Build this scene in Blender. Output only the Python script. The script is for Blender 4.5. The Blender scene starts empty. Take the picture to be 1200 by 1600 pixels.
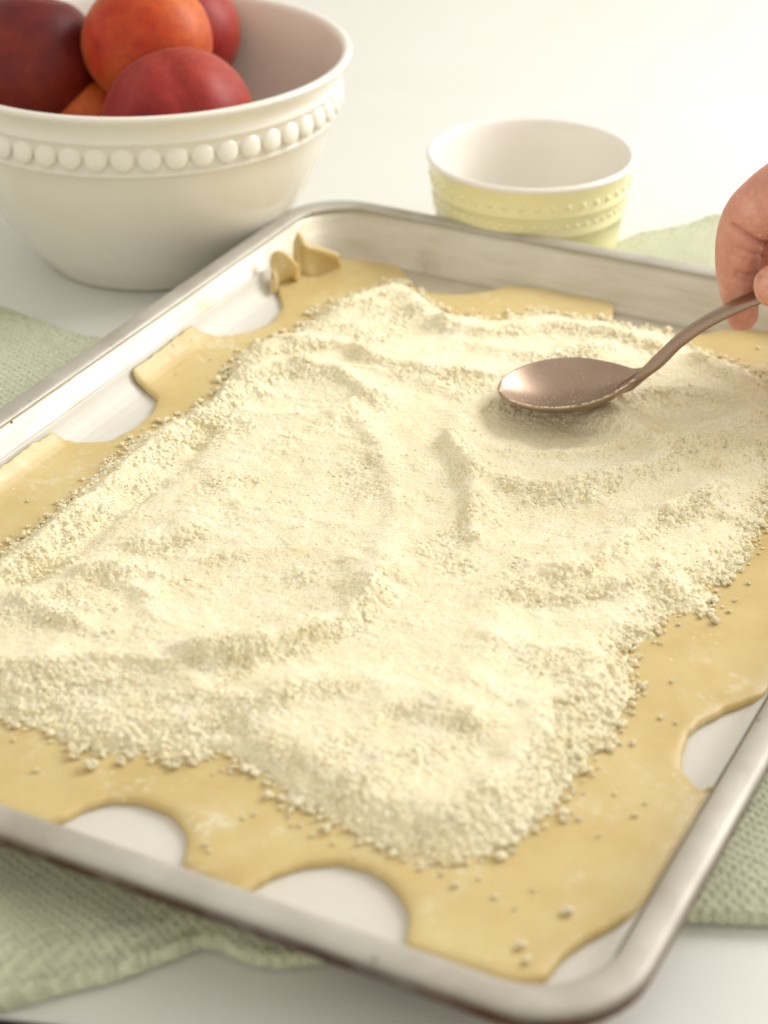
import bpy, bmesh, math, random
import numpy as np
from mathutils import Vector, Matrix
from mathutils.geometry import delaunay_2d_cdt

random.seed(7); RNG = np.random.default_rng(11)
scn = bpy.context.scene
col = scn.collection

# ------------------------------------------------------------------ camera
YAW, PITCH, FPX = math.radians(-26.91), math.radians(30.37), 3150.6
CAM = np.array([0.27670, -0.56775, 0.38730])
fw = np.array([math.sin(YAW)*math.cos(PITCH), math.cos(YAW)*math.cos(PITCH), -math.sin(PITCH)])
rt = np.array([math.cos(YAW), -math.sin(YAW), 0.0])
up = np.cross(rt, fw)
hf = np.array([math.sin(YAW), math.cos(YAW), 0.0])
cd = bpy.data.cameras.new('camera'); cam = bpy.data.objects.new('camera', cd); col.objects.link(cam)
cd.sensor_fit = 'VERTICAL'; cd.sensor_height = 24.0; cd.lens = FPX/1600*24.0
cd.clip_start = 0.02; cd.clip_end = 60
cam.matrix_world = Matrix(((rt[0], up[0], -fw[0], CAM[0]), (rt[1], up[1], -fw[1], CAM[1]), (rt[2], up[2], -fw[2], CAM[2]), (0, 0, 0, 1)))
cd.dof.use_dof = True; cd.dof.focus_distance = 0.735; cd.dof.aperture_fstop = 6.0
scn.camera = cam

# ------------------------------------------------------------------ light (daylight through a window to the back right)
w = bpy.data.worlds.new('World'); scn.world = w; w.use_nodes = True
bg = w.node_tree.nodes['Background']
bg.inputs[0].default_value = (1.0, 0.95, 0.845, 1); bg.inputs[1].default_value = 0.62
def area(name, loc, aim, sx, sy, power, colr):
    l = bpy.data.lights.new(name, 'AREA'); l.shape = 'RECTANGLE'; l.size = sx; l.size_y = sy
    l.energy = power; l.color = colr
    o = bpy.data.objects.new(name, l); col.objects.link(o)
    d = Vector(aim) - Vector(loc); o.location = loc
    o.rotation_euler = d.to_track_quat('-Z', 'Y').to_euler()
    return o
_l = CAM + rt*0.92 + hf*1.28
area('window_light', (_l[0], _l[1], 0.70), (0.0, 0.08, 0.0), 0.8, 0.75, 16.0, (1.0, 0.995, 0.985))
scn.view_settings.view_transform = 'Standard'; scn.view_settings.look = 'None'
scn.view_settings.exposure = 0.56; scn.view_settings.gamma = 1.0
scn.render.engine = 'CYCLES'
scn.cycles.use_denoising = True
scn.cycles.max_bounces = 8

# ------------------------------------------------------------------ helpers
def un(x, y, z):
    "the point at height z seen at photo pixel x, y"
    d = fw + rt*(x-600)/FPX - up*(y-800)/FPX
    return CAM + d*((z-CAM[2])/d[2])
def unv(x, y, p0, off=0.0):
    "the point seen at pixel x, y on the upright plane through p0, off metres nearer"
    n = -hf; q = np.asarray(p0) + n*off
    d = fw + rt*(x-600)/FPX - up*(y-800)/FPX
    return CAM + d*(((q-CAM) @ n)/(d @ n))
def sstep(a, b, x):
    t = np.clip((x-a)/(b-a), 0, 1); return t*t*(3-2*t)
def make_mesh(name, verts, faces, smooth=True):
    me = bpy.data.meshes.new(name)
    verts = np.asarray(verts, dtype=np.float32)
    if isinstance(faces, np.ndarray):
        n, k = faces.shape
        me.vertices.add(len(verts)); me.vertices.foreach_set('co', verts.ravel())
        me.loops.add(n*k); me.loops.foreach_set('vertex_index', faces.astype(np.int32).ravel())
        me.polygons.add(n); me.polygons.foreach_set('loop_start', np.arange(0, n*k, k, dtype=np.int32))
        me.update(calc_edges=True); me.validate()
    else:
        me.from_pydata(verts.tolist(), [], faces); me.update()
    if smooth: me.shade_smooth()
    return me
def obj(name, me, mat=None, parent=None):
    o = bpy.data.objects.new(name, me); col.objects.link(o)
    if mat is not None and me is not None and len(me.materials) == 0: me.materials.append(mat)
    if parent is not None: o.parent = parent
    return o
def tag(o, label=None, cat=None, group=None, kind=None):
    if label: o['label'] = label
    if cat: o['category'] = cat
    if group: o['group'] = group
    if kind: o['kind'] = kind
    return o
def empty(name, loc=(0, 0, 0)):
    o = bpy.data.objects.new(name, None); col.objects.link(o); o.location = loc; o.empty_display_size = .02
    return o
def hash2(ix, iy, s):
    h = (ix.astype(np.int64)*374761393 + iy.astype(np.int64)*668265263 + s*974634777) & 0x7fffffff
    h = ((h ^ (h >> 13))*1274126177) & 0x7fffffff
    h = h ^ (h >> 16)
    return (h & 0xffff)/65535.0
def vnoise(x, y, s=0):
    ix, iy = np.floor(x), np.floor(y); fx, fy = x-ix, y-iy
    fx = fx*fx*fx*(fx*(fx*6-15)+10); fy = fy*fy*fy*(fy*(fy*6-15)+10)
    a, b, c, d = hash2(ix, iy, s), hash2(ix+1, iy, s), hash2(ix, iy+1, s), hash2(ix+1, iy+1, s)
    return (a+(b-a)*fx)*(1-fy) + (c+(d-c)*fx)*fy
def fbm(x, y, s=0, o=4):
    t, a = 0, .5
    for k in range(o):
        t = t + a*vnoise(x*2**k+17.3*k, y*2**k-9.1*k, s+k); a *= .5
    return t
def bumps(x, y, s=0, rmin=.45, rmax=.8):
    "rounded grains, 0..1 high, cell size 1"
    ix, iy = np.floor(x), np.floor(y); best = np.zeros_like(x)
    for dx in (-1, 0, 1):
        for dy in (-1, 0, 1):
            cx, cy = ix+dx, iy+dy
            px = cx + .15 + .7*hash2(cx, cy, s); py = cy + .15 + .7*hash2(cx, cy, s+1)
            r = rmin + (rmax-rmin)*hash2(cx, cy, s+2)
            d2 = ((x-px)**2 + (y-py)**2)/(r*r)
            best = np.maximum(best, np.sqrt(np.maximum(0, 1-d2))*(.45+.55*hash2(cx, cy, s+3)))
    return best
def poly_sd(P, x, y):
    "signed distance to polygon, positive inside"
    P = np.asarray(P)[:, :2]; d2 = np.full(x.shape, 1e9); ins = np.zeros(x.shape, bool)
    for i in range(len(P)):
        a, b = P[i], P[(i+1) % len(P)]; e = b-a
        t = np.clip(((x-a[0])*e[0]+(y-a[1])*e[1])/(e @ e+1e-18), 0, 1)
        d2 = np.minimum(d2, (x-a[0]-t*e[0])**2+(y-a[1]-t*e[1])**2)
        c = (a[1] > y) != (b[1] > y)
        with np.errstate(divide='ignore', invalid='ignore'):
            xi = a[0]+(y-a[1])*e[0]/(e[1] if e[1] != 0 else 1e-18)
        ins ^= c & (x < xi)
    return np.where(ins, 1, -1)*np.sqrt(d2)
def line_d(P, x, y):
    "distance to open polyline and side (+ on the right hand of its direction)"
    P = np.asarray(P)[:, :2]; d2 = np.full(x.shape, 1e9); side = np.zeros(x.shape)
    for i in range(len(P)-1):
        a, b = P[i], P[i+1]; e = b-a
        t = np.clip(((x-a[0])*e[0]+(y-a[1])*e[1])/(e @ e+1e-18), 0, 1)
        q = (x-a[0]-t*e[0])**2+(y-a[1]-t*e[1])**2
        s = -np.sign(e[0]*(y-a[1])-e[1]*(x-a[0])); m = q < d2
        side = np.where(m, s, side); d2 = np.minimum(d2, q)
    return np.sqrt(d2), side
def resample(P, step, closed=True):
    P = np.asarray(P, float)
    if closed: P = np.vstack([P, P[:1]])
    s = np.r_[0, np.cumsum(np.linalg.norm(np.diff(P, axis=0), axis=1))]
    n = max(4, int(s[-1]/step)); t = np.linspace(0, s[-1], n, endpoint=not closed)
    return np.stack([np.interp(t, s, P[:, k]) for k in range(P.shape[1])], -1)
def smooth_closed(P, it=2):
    for _ in range(it): P = .25*np.roll(P, 1, 0)+.5*P+.25*np.roll(P, -1, 0)
    return P
def lathe(prof, n=96, cx=0, cy=0):
    v, f = [], []
    for r, z in prof:
        for i in range(n):
            a = 2*math.pi*i/n; v.append((cx+r*math.cos(a), cy+r*math.sin(a), z))
    for j in range(len(prof)-1):
        for i in range(n):
            k = (i+1) % n; f.append((j*n+i, j*n+k, (j+1)*n+k, (j+1)*n+i))
    return v, f
def spline(pts, n):
    "Catmull-Rom through pts"
    P = np.asarray(pts, float); P = np.vstack([2*P[0]-P[1], P, 2*P[-1]-P[-2]]); out = []
    m = len(P)-3
    for t in np.linspace(0, m-1e-6, n):
        i = int(t); u = t-i; a, b, c, d = P[i:i+4]
        out.append(.5*((2*b)+(-a+c)*u+(2*a-5*b+4*c-d)*u*u+(-a+3*b-3*c+d)*u**3))
    return np.array(out)

# ------------------------------------------------------------------ materials
class N:
    def __init__(self, name):
        self.m = bpy.data.materials.new(name); self.m.use_nodes = True
        self.t = self.m.node_tree; self.b = self.t.nodes['Principled BSDF']
        self.co = self.add('ShaderNodeTexCoord').outputs['Object']
    def add(self, t, **kw):
        n = self.t.nodes.new(t)
        for k, v in kw.items(): setattr(n, k, v)
        return n
    def link(self, a, b): self.t.links.new(a, b)
    def set(self, **kw):
        for k, v in kw.items():
            i = self.b.inputs[k.replace('_', ' ')]
            if hasattr(v, 'is_output') or isinstance(v, bpy.types.NodeSocket): self.link(v, i)
            else: i.default_value = (*v, 1) if isinstance(v, tuple) and len(v) == 3 and i.type == 'RGBA' else v
        return self
    def noise(self, scale, detail=4, rough=.55, vec=None, sc=None):
        n = self.add('ShaderNodeTexNoise'); n.inputs['Scale'].default_value = scale; n.inputs['Detail'].default_value = detail; n.inputs['Roughness'].default_value = rough
        v = vec if vec is not None else self.co
        if sc is not None:
            mp = self.add('ShaderNodeMapping'); mp.inputs['Scale'].default_value = sc; self.link(v, mp.inputs[0]); v = mp.outputs[0]
        self.link(v, n.inputs['Vector']); return n.outputs['Fac']
    def voro(self, scale, feature='F1', rnd=1.0):
        n = self.add('ShaderNodeTexVoronoi'); n.feature = feature; n.inputs['Scale'].default_value = scale; n.inputs['Randomness'].default_value = rnd
        self.link(self.co, n.inputs['Vector']); return n.outputs['Distance']
    def ramp(self, fac, stops):
        r = self.add('ShaderNodeValToRGB'); e = r.color_ramp.elements
        while len(e) < len(stops): e.new(.5)
        for el, (p, c) in zip(e, stops): el.position = p; el.color = (*c, 1) if not isinstance(c, float) else (c, c, c, 1)
        self.link(fac, r.inputs[0]); return r.outputs[0]
    def mix(self, fac, a, b, mode='MIX'):
        m = self.add('ShaderNodeMix', data_type='RGBA', blend_type=mode)
        for s, v in ((m.inputs[0], fac), (m.inputs[6], a), (m.inputs[7], b)):
            if isinstance(v, bpy.types.NodeSocket): self.link(v, s)
            elif isinstance(v, tuple): s.default_value = (*v, 1)
            else: s.default_value = v
        return m.outputs[2]
    def math(self, op, a, b=None, c=None):
        m = self.add('ShaderNodeMath', operation=op)
        for s, v in zip(m.inputs, (a, b, c)):
            if v is None: continue
            if isinstance(v, bpy.types.NodeSocket): self.link(v, s)
            else: s.default_value = v
        return m.outputs[0]
    def bump(self, h, strength, dist):
        b = self.add('ShaderNodeBump'); b.inputs['Strength'].default_value = strength; b.inputs['Distance'].default_value = dist
        prev = self.b.inputs['Normal']
        if prev.is_linked: self.link(prev.links[0].from_socket, b.inputs['Normal'])
        self.link(h, b.inputs['Height']); self.link(b.outputs[0], prev); return self

def mat_table():
    n = N('table_laminate')
    c = n.ramp(n.noise(3.5, 5), [(.3, (.66, .645, .60)), (.7, (.705, .70, .665))])
    n.set(Base_Color=c, Roughness=n.ramp(n.noise(30, 4), [(.3, .38), (.7, .5)]))
    return n.bump(n.noise(60, 3), .08, .002).m
def mat_plain(name, c, rough=.5, **kw):
    n = N(name); n.set(Base_Color=c, Roughness=rough, **kw); return n.m
def mat_backdrop():
    n = N('painted_wall'); n.set(Base_Color=n.ramp(n.noise(2, 4), [(.3, (.80, .79, .74)), (.7, (.83, .82, .775))]), Roughness=.8)
    return n.bump(n.noise(140, 3), .1, .001).m
def mat_alu():
    n = N('worn_aluminium')
    streak = n.noise(60, 6, .6, sc=(.5, .5, 12)); streak2 = n.noise(24, 8, .65, sc=(1.0, 1.0, 7.0))
    base = n.ramp(streak2, [(.28, (.54, .48, .36)), (.5, (.63, .585, .48)), (.75, (.69, .66, .585))])
    stain = n.ramp(n.noise(17, 6, .7), [(.60, 0.0), (.76, .6)])
    base = n.mix(stain, base, (.34, .26, .15))
    spots = n.ramp(n.voro(75), [(.035, 1.0), (.07, 0.0)])
    gate = n.ramp(n.noise(13, 2), [(.46, 0.0), (.54, 1.0)])
    base = n.mix(n.math('MULTIPLY', spots, gate), base, (.12, .06, .03))
    n.set(Base_Color=base, Metallic=.55, Roughness=n.ramp(streak2, [(.3, .60), (.7, .50)]))
    n.bump(streak, .10, .0006)
    return n.bump(n.noise(300, 3), .06, .0004).m
def mat_rim():
    n = N('rim_aluminium')
    base = n.ramp(n.noise(25, 7, .65), [(.28, (.36, .33, .265)), (.5, (.47, .445, .385)), (.75, (.56, .535, .48))])
    # shade painted low on the roll, with baked-on brown heaviest round the corner by the bare paper
    sx = n.add('ShaderNodeSeparateXYZ'); n.link(n.co, sx.inputs[0])
    low = n.math('SUBTRACT', .0215, sx.outputs['Z']); low = n.math('MULTIPLY', low, 330); 
    lowc = n.add('ShaderNodeClamp'); n.link(low, lowc.inputs[0])
    st = n.ramp(n.noise(34, 6, .7), [(.30, .25), (.56, 1.0)])
    f = n.math('MULTIPLY', lowc.outputs[0], st)
    base = n.mix(f, base, (.10, .052, .026))
    dc = n.add('ShaderNodeVectorMath', operation='DISTANCE'); n.link(n.co, dc.inputs[0]); dc.inputs[1].default_value = (.150, -.2285, .018)
    rust = n.math('MULTIPLY', n.ramp(dc.outputs['Value'], [(.012, 1.0), (.050, 0.0)]), n.ramp(n.noise(70, 6, .7), [(.36, 0.0), (.58, .9)]))
    rust = n.math('MULTIPLY', rust, n.math('MULTIPLY_ADD', lowc.outputs[0], .85, .12))
    base = n.mix(rust, base, (.25, .095, .04))                     # scorched grease on one corner
    sp = n.math('MULTIPLY', n.ramp(n.voro(130), [(.06, 1.0), (.13, 0.0)]), n.ramp(n.noise(21, 2), [(.48, 0.0), (.56, 1.0)]))
    base = n.mix(sp, base, (.16, .09, .05))
    n.set(Base_Color=base, Metallic=.45, Roughness=n.ramp(n.noise(40, 5), [(.3, .62), (.7, .50)]))
    return n.bump(n.noise(120, 4), .08, .0006).m
def mat_paper():
    n = N('parchment'); n.set(Base_Color=n.ramp(n.noise(40, 5), [(.3, (.635, .61, .545)), (.7, (.675, .655, .595))]), Roughness=.55)
    n.bump(n.noise(14, 4), .25, .003)
    return n.bump(n.noise(500, 3), .12, .0004).m
def mat_dough():
    n = N('rolled_dough')
    c = n.ramp(n.noise(32, 6, .6), [(.28, (.545, .405, .16)), (.5, (.605, .47, .21)), (.72, (.65, .525, .26))])
    flour = n.math('MULTIPLY', n.ramp(n.noise(38, 8, .72), [(.53, 0.0), (.70, .7)]), n.ramp(n.noise(260, 4, .7), [(.42, .0), (.62, 1.0)]))
    c = n.mix(flour, c, (.86, .82, .70))
    speck = n.ramp(n.voro(210), [(.06, .75), (.12, 0.0)])
    speck = n.math('MULTIPLY', speck, n.ramp(n.noise(55, 2), [(.50, 0.0), (.60, 1.0)]))
    c = n.mix(speck, c, (.85, .78, .60))
    n.set(Base_Color=c, Roughness=n.ramp(n.noise(90, 3), [(.3, .36), (.7, .5)]), Subsurface_Weight=.35, Subsurface_Scale=.004)
    n.b.inputs['Subsurface Radius'].default_value = (1.0, .55, .22)
    n.bump(n.noise(24, 4), .35, .004)
    return n.bump(n.noise(420, 3), .10, .0005).m
def mat_crumb(sss=.4, mfp=.0022):
    n = N('ground_crumb')
    c = n.ramp(n.noise(70, 6, .62), [(.25, (.80, .71, .475)), (.5, (.84, .77, .56)), (.75, (.865, .81, .635))])
    g = n.ramp(n.noise(1300, 2, .6), [(.36, (.85, .79, .68)), (.5, (1, 1, 1)), (.75, (1.03, 1.03, 1.03))])
    c = n.mix(1.0, c, g, 'MULTIPLY')
    n.set(Base_Color=c, Roughness=.9, Subsurface_Weight=sss, Subsurface_Scale=mfp)
    n.b.inputs['Subsurface Radius'].default_value = (1.0, .68, .34)
    n.b.inputs['Specular IOR Level'].default_value = .25
    n.bump(n.noise(1100, 3, .7), .5, .0005)
    return n.m
def mat_glaze(name, c, rough=.16):
    n = N(name); n.set(Base_Color=n.mix(n.ramp(n.noise(18, 4), [(.3, 0.0), (.7, .5)]), c, tuple(x*.965 for x in c)), Roughness=n.ramp(n.noise(9, 3), [(.3, rough), (.7, rough+.12)]), Coat_Weight=.25, Coat_Roughness=.12)
    return n.bump(n.noise(35, 3), .05, .002).m
def mat_peach(name, seed, dark, red, blush, amt):
    n = N(name)
    mp = n.add('ShaderNodeMapping'); mp.inputs['Location'].default_value = (seed, seed*.7, -seed); n.link(n.co, mp.inputs[0])
    big = n.noise(22, 3, .5, vec=mp.outputs[0])
    c = n.ramp(big, [(.30, dark), (.36+amt, red), (.62+amt, blush)])
    fine = n.ramp(n.noise(240, 5, .7, vec=mp.outputs[0]), [(.35, (.82, .74, .72)), (.65, (1.08, 1.15, 1.12))])
    c = n.mix(1.0, c, fine, 'MULTIPLY')
    n.set(Base_Color=c, Roughness=.48, Sheen_Weight=.14, Sheen_Roughness=.35, Sheen_Tint=(.95, .72, .6), Subsurface_Weight=.08, Subsurface_Scale=.004)
    n.b.inputs['Specular IOR Level'].default_value = .3
    return n.bump(n.noise(900, 3), .12, .0006).m
def mat_towel():
    n = N('waffle_cotton')
    sx = n.add('ShaderNodeSeparateXYZ')
    warp = n.add('ShaderNodeTexNoise'); warp.inputs['Scale'].default_value = 30; n.link(n.co, warp.inputs['Vector'])
    mv = n.add('ShaderNodeVectorMath', operation='SCALE'); mv.inputs['Scale'].default_value = .004; n.link(warp.outputs['Color'], mv.inputs[0])
    av = n.add('ShaderNodeVectorMath', operation='ADD'); n.link(n.co, av.inputs[0]); n.link(mv.outputs[0], av.inputs[1])
    mp = n.add('ShaderNodeMapping'); mp.inputs['Rotation'].default_value = (.22, .18, math.radians(18)); n.link(av.outputs[0], mp.inputs[0])
    n.link(mp.outputs[0], sx.inputs[0])
    k = 2*math.pi/.0029
    a = n.math('SINE', n.math('MULTIPLY', sx.outputs['X'], k)); b = n.math('SINE', n.math('MULTIPLY', sx.outputs['Y'], k))
    wv = n.math('MAXIMUM', a, b)
    wv = n.math('MULTIPLY_ADD', wv, .5, .5)
    c = n.ramp(n.noise(16, 5), [(.3, (.66, .70, .44)), (.7, (.74, .765, .54))])
    c = n.mix(n.ramp(n.noise(420, 4, .75), [(.32, 0.0), (.68, .6)]), c, (.80, .80, .60))
    n.set(Base_Color=c, Roughness=.95, Sheen_Weight=.3, Sheen_Roughness=.5)
    n.b.inputs['Specular IOR Level'].default_value = .1
    n.bump(wv, .9, .0016)
    return n.bump(n.noise(650, 4, .75), .8, .0016).m
def mat_spoon():
    n = N('spoon_steel')
    n.set(Base_Color=n.ramp(n.noise(35, 5), [(.3, (.33, .225, .165)), (.7, (.44, .335, .26))]), Metallic=1.0, Roughness=n.ramp(n.noise(120, 6, .7), [(.3, .32), (.7, .44)]))
    return n.bump(n.noise(500, 4), .05, .0004).m
def mat_skin():
    n = N('skin')
    c = n.ramp(n.noise(110, 6, .65), [(.3, (.57, .25, .18)), (.55, (.67, .315, .23)), (.75, (.75, .45, .35))])
    fl = n.math('MULTIPLY', n.ramp(n.voro(330), [(.10, .7), (.2, 0.0)]), n.ramp(n.noise(120, 3), [(.55, 0.0), (.66, 1.0)]))
    c = n.mix(fl, c, (.85, .75, .62))
    n.set(Base_Color=c, Roughness=.48, Subsurface_Weight=.25, Subsurface_Scale=.006)
    n.b.inputs['Subsurface Radius'].default_value = (1.0, .35, .2)
    n.bump(n.voro(900), .25, .0004)
    return n.bump(n.noise(160, 4), .2, .0008).m

M = dict(table=mat_table(), wall=mat_backdrop(), dark=mat_plain('dark_wood_edge', (.03, .02, .014), .5), alu=mat_alu(), rim=mat_rim(), paper=mat_paper(),
         dough=mat_dough(), crumb=mat_crumb(.35, .00015), mass=mat_crumb(.4, .0022), bowl=mat_glaze('cream_glaze', (.82, .79, .70)), ram_out=mat_glaze('yellow_glaze', (.84, .80, .47)),
         ram_in=mat_glaze('white_glaze', (.84, .80, .73)), towel=mat_towel(), spoon=mat_spoon(), skin=mat_skin())

# ------------------------------------------------------------------ setting: table, floor below it, wall
ta = un(0, 1583, 0)[:2]; tb = un(160, 1601, 0)[:2]
td = (tb-ta)/np.linalg.norm(tb-ta); tn = np.array([-td[1], td[0]])         # along the front edge / away from the viewer
def tp(u, v, z): p = ta + td*u + tn*v; return (p[0], p[1], z)
U0, U1, V1 = -1.5, 1.9, 1.15
def slab(name, u0, u1, v0, v1, z0, z1, mat, parent=None, bev=.002):
    bm = bmesh.new(); vs = [bm.verts.new(tp(u, v, z)) for z in (z0, z1) for u, v in ((u0, v0), (u1, v0), (u1, v1), (u0, v1))]
    for q in ((3, 2, 1, 0), (4, 5, 6, 7), (0, 1, 5, 4), (1, 2, 6, 5), (2, 3, 7, 6), (3, 0, 4, 7)): bm.faces.new([vs[i] for i in q])
    if bev: bmesh.ops.bevel(bm, geom=bm.edges[:], offset=bev, segments=2, affect='EDGES')
    me = bpy.data.meshes.new(name); bm.to_mesh(me); bm.free()
    return obj(name, me, mat, parent)
tbl = slab('table', U0, U1, 0, V1+.4, -.003, 0, M['table'], None, .0008); tag(tbl, kind='structure')
slab('edge_band', U0, U1, .002, .03, -.07, -.0032, M['dark'], tbl)
slab('floor', -3, 3, -2.5, 3, -.78, -.74, M['dark'], None, 0)['kind'] = 'structure'
# wall with a soft cove where it meets the table back
pv, pf = [], []; CR = .42; prof = [(V1-CR+CR*math.sin(a), -.0012+CR*(1-math.cos(a))) for a in np.linspace(0, math.pi/2, 40)] + [(V1, .9), (V1, 1.8)]
for u in np.linspace(U0, U1, 5):
    for v, z in prof: pv.append(tp(u, v, z))
k = len(prof)
for i in range(4):
    for j in range(k-1): pf.append((i*k+j, (i+1)*k+j, (i+1)*k+j+1, i*k+j+1))
tag(obj('wall', make_mesh('wall', pv, pf), M['table']), kind='structure')

# ------------------------------------------------------------------ baking tray
TZ = 0.0095                                                      # stands on the towel
def rrect(inset, z, hx=.165, hy=.2285, rad=.030, n=10):
    r = max(rad-inset*.55, .006); x, y = hx-inset, hy-inset; out = []
    for cx, cy, a0 in ((x-r, y-r, 0), (-x+r, y-r, 90), (-x+r, -y+r, 180), (x-r, -y+r, 270)):
        for i in range(n+1):
            a = math.radians(a0+90*i/n); out.append((cx+r*math.cos(a), cy+r*math.sin(a), z))
        # straight run to the next corner, cut so that it can waver a little
    return out
def rings_mesh(prof, cap_first=False, cap_last=False, closed=False):
    v, f = [], []; R_ = [rrect(i, z) for i, z in prof]; n = len(R_[0])
    for r in R_: v += [(p[0], p[1], p[2]*.866) for p in r]
    m = len(R_)
    for j in range(m if closed else m-1):
        for i in range(n):
            a, b = j*n, ((j+1) % m)*n; k = (i+1) % n; f.append((a+i, a+k, b+k, b+i))
    if cap_first: f.append(tuple(reversed(range(n))))
    if cap_last: f.append(tuple(range((m-1)*n, m*n)))
    return v, f
tray = empty('baking_tray', (0, 0, TZ)); tag(tray, 'worn aluminium rimmed baking tray lying on the green towel', 'baking tray')
def arc(ci, cz, r, a0, a1, n): return [(ci-r*math.cos(math.radians(a)), cz+r*math.sin(math.radians(a))) for a in np.linspace(a0, a1, n)]
inner = [(.0205, .0010), (.0190, .0012), (.0176, .0018), (.0164, .0030), (.0156, .0046), (.0153, .0056)] + [(.0153-.0058*t, .0056+.0164*t) for t in (.25, .5, .75, 1)] + [(.0091, .0236), (.0084, .0248), (.0074, .0256), (.0064, .0259)]
outer = [(.0064, .0249), (.0076, .0246), (.0088, .0236), (.0103, .0220), (.0161, .0036), (.0172, .0018), (.0187, .0003), (.0205, 0.0)]
v, f = rings_mesh(inner + outer)
obj('side_wall', make_mesh('side_wall', v, f), M['alu'], tray)
v, f = rings_mesh([(.0203, .00085), (.0203, .0002)], True, True)
fl = make_mesh('tray_floor', v, f, False); obj('tray_floor', fl, M['alu'], tray)
bead = [(.0098, .0248), (.0090, .0259), (.0078, .0264), (.0060, .0266), (.0040, .0266), (.0024, .0263)] + arc(.0024, .0239, .0024, 70, -10, 7) + [(.0001, .0215), (.0003, .0190), (.0010, .0178), (.0024, .0174), (.0040, .0180), (.0052, .0195), (.0062, .0240)]
v, f = rings_mesh(bead, closed=True)
obj('rolled_rim', make_mesh('rolled_rim', v, [tuple(reversed(q)) for q in f]), M['rim'], tray)

# ------------------------------------------------------------------ parchment
FZ = TZ + .0009
bm = bmesh.new()
LX = np.array([-.1510, -.1505, -.1497, -.1482, -.1462, -.1435, -.1400, -.1350, .2]); LZ = np.array([.0120, .0104, .0080, .0054, .0033, .0016, .0006, 0, 0])
def climb(x): return np.interp(x, LX, LZ)                          # the lining rides up the left wall of the tray
def pap(x, y):
    return FZ + .0005 + climb(x) + .003*sstep(.006, -.002, .149-x) + .003*sstep(.006, -.002, y+.2125) + .0004*(vnoise(np.array(x*40.), np.array(y*40.), 3))
nx, ny = 120, 84; v, f = [], []
xs_ = np.r_[np.linspace(-.1508, -.1385, 40), np.linspace(-.1380, .1485, nx-40)]
for j in range(ny):
    for i in range(nx):
        x = xs_[i]; y = -.2115 + .394*j/(ny-1); y += (.004*math.sin(x*9) if j == ny-1 else 0)
        cx, cy = abs(x)-.130, -.193-y                              # round the near corners into the tray's corners
        if cx > 0 and cy > 0:
            rr = max(cx, cy); l = math.hypot(cx, cy); x = math.copysign(.130+cx*rr/l, x); y = -.193-cy*rr/l
        v.append((x, y, float(pap(x, y))))
for j in range(ny-1):
    for i in range(nx-1): a = j*nx+i; f.append((a, a+1, a+nx+1, a+nx))
po = obj('parchment_sheet', make_mesh('parchment_sheet', v, f), M['paper'])
so = po.modifiers.new('thick', 'SOLIDIFY'); so.thickness = .0002
tag(po, 'white parchment paper lining the tray floor under the dough', 'baking paper')

# ------------------------------------------------------------------ dough sheet
DT = FZ + .0038                                                  # top of the dough
dough_px = [(523, 403), (580, 407), (622, 413), (636, 430), (657, 453), (690, 459), (730, 458), (763, 454), (790, 447), (825, 448), (860, 452), (895, 457), (930, 461), (950, 465), (960, 475), (957, 497),
            (972, 514), (1005, 526), (1050, 532), (1090, 524), (1130, 514), (1200, 504), (1290, 520), (1370, 545), (1395, 575), (1380, 620), (1340, 640), (1320, 690), (1340, 740), (1330, 800), (1290, 880), (1270, 920), (1240, 970), (1225, 1020),
            (1222, 1060), (1200, 1085), (1140, 1105), (1100, 1125), (1075, 1147), (1065, 1180), (1070, 1207), (1090, 1231), (1104, 1232), (1121, 1225), (1124, 1234), (1100, 1279), (1062, 1350), (1035, 1402), (1010, 1422),
            (980, 1434), (940, 1453), (900, 1475), (872, 1500), (858, 1522), (840, 1533), (800, 1532), (740, 1513), (690, 1497), (632, 1472), (634, 1455), (640, 1435), (632, 1408), (617, 1386), (600, 1370), (575, 1353), (525, 1342), (475, 1347), (430, 1363), (392, 1384), (372, 1396),
            (330, 1372), (290, 1352), (284, 1342), (294, 1317), (287, 1290), (265, 1266), (225, 1250), (180, 1247), (140, 1257), (98, 1277), (60, 1287), (0, 1270), (-80, 1243), (-110, 1228), (-105, 1200), (-130, 1165), (-180, 1150), (-230, 1160), (-275, 1172), (-350, 1140), (-360, 1100),
            (-330, 1060), (-290, 1020), (-240, 1010), (-200, 985), (-190, 950), (-215, 915), (-170, 865), (-100, 805), (-60, 772), (0, 731), (30, 706), (78, 673), (86, 673), (100, 684), (130, 690), (170, 687), (215, 665), (240, 640), (245, 620), (222, 600), (207, 583), (206, 576), (235, 555), (296, 509), (304, 508), (320, 519), (350, 525), (390, 517), (425, 502), (440, 480), (436, 460), (428, 440), (428, 425), (450, 415), (490, 405)]
def dclimb(x): return np.interp(x, LX[:-1]+.0012, LZ[:-1])
def on_dough(x, y):
    lo, hi = DT-.0005, DT+.016
    for _ in range(40):
        m_ = (lo+hi)/2
        if m_-(DT-.001+float(dclimb(un(x, y, m_)[0]))) > 0: hi = m_
        else: lo = m_
    return un(x, y, lo)[:2]
D = np.array([on_dough(x, y) for x, y in dough_px])
D[:, 0] = np.clip(D[:, 0], -.1497, .1485); D[:, 1] = np.clip(D[:, 1], -.2115, .2120)
D = smooth_closed(resample(D, .0011), 3)
D += .0005*np.stack([fbm(D[:, 0]*150, D[:, 1]*150, 15, 3)-.45, fbm(D[:, 0]*150, D[:, 1]*150, 18, 3)-.45], -1)*2
D += .0002*np.stack([vnoise(D[:, 0]*400, D[:, 1]*400, 5)-.5, vnoise(D[:, 0]*400, D[:, 1]*400, 8)-.5], -1)*2
def dough_z(x, y):
    return DT + dclimb(x) + .0009*(fbm(x*28, y*28, 21, 3)-.45)*2
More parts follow.
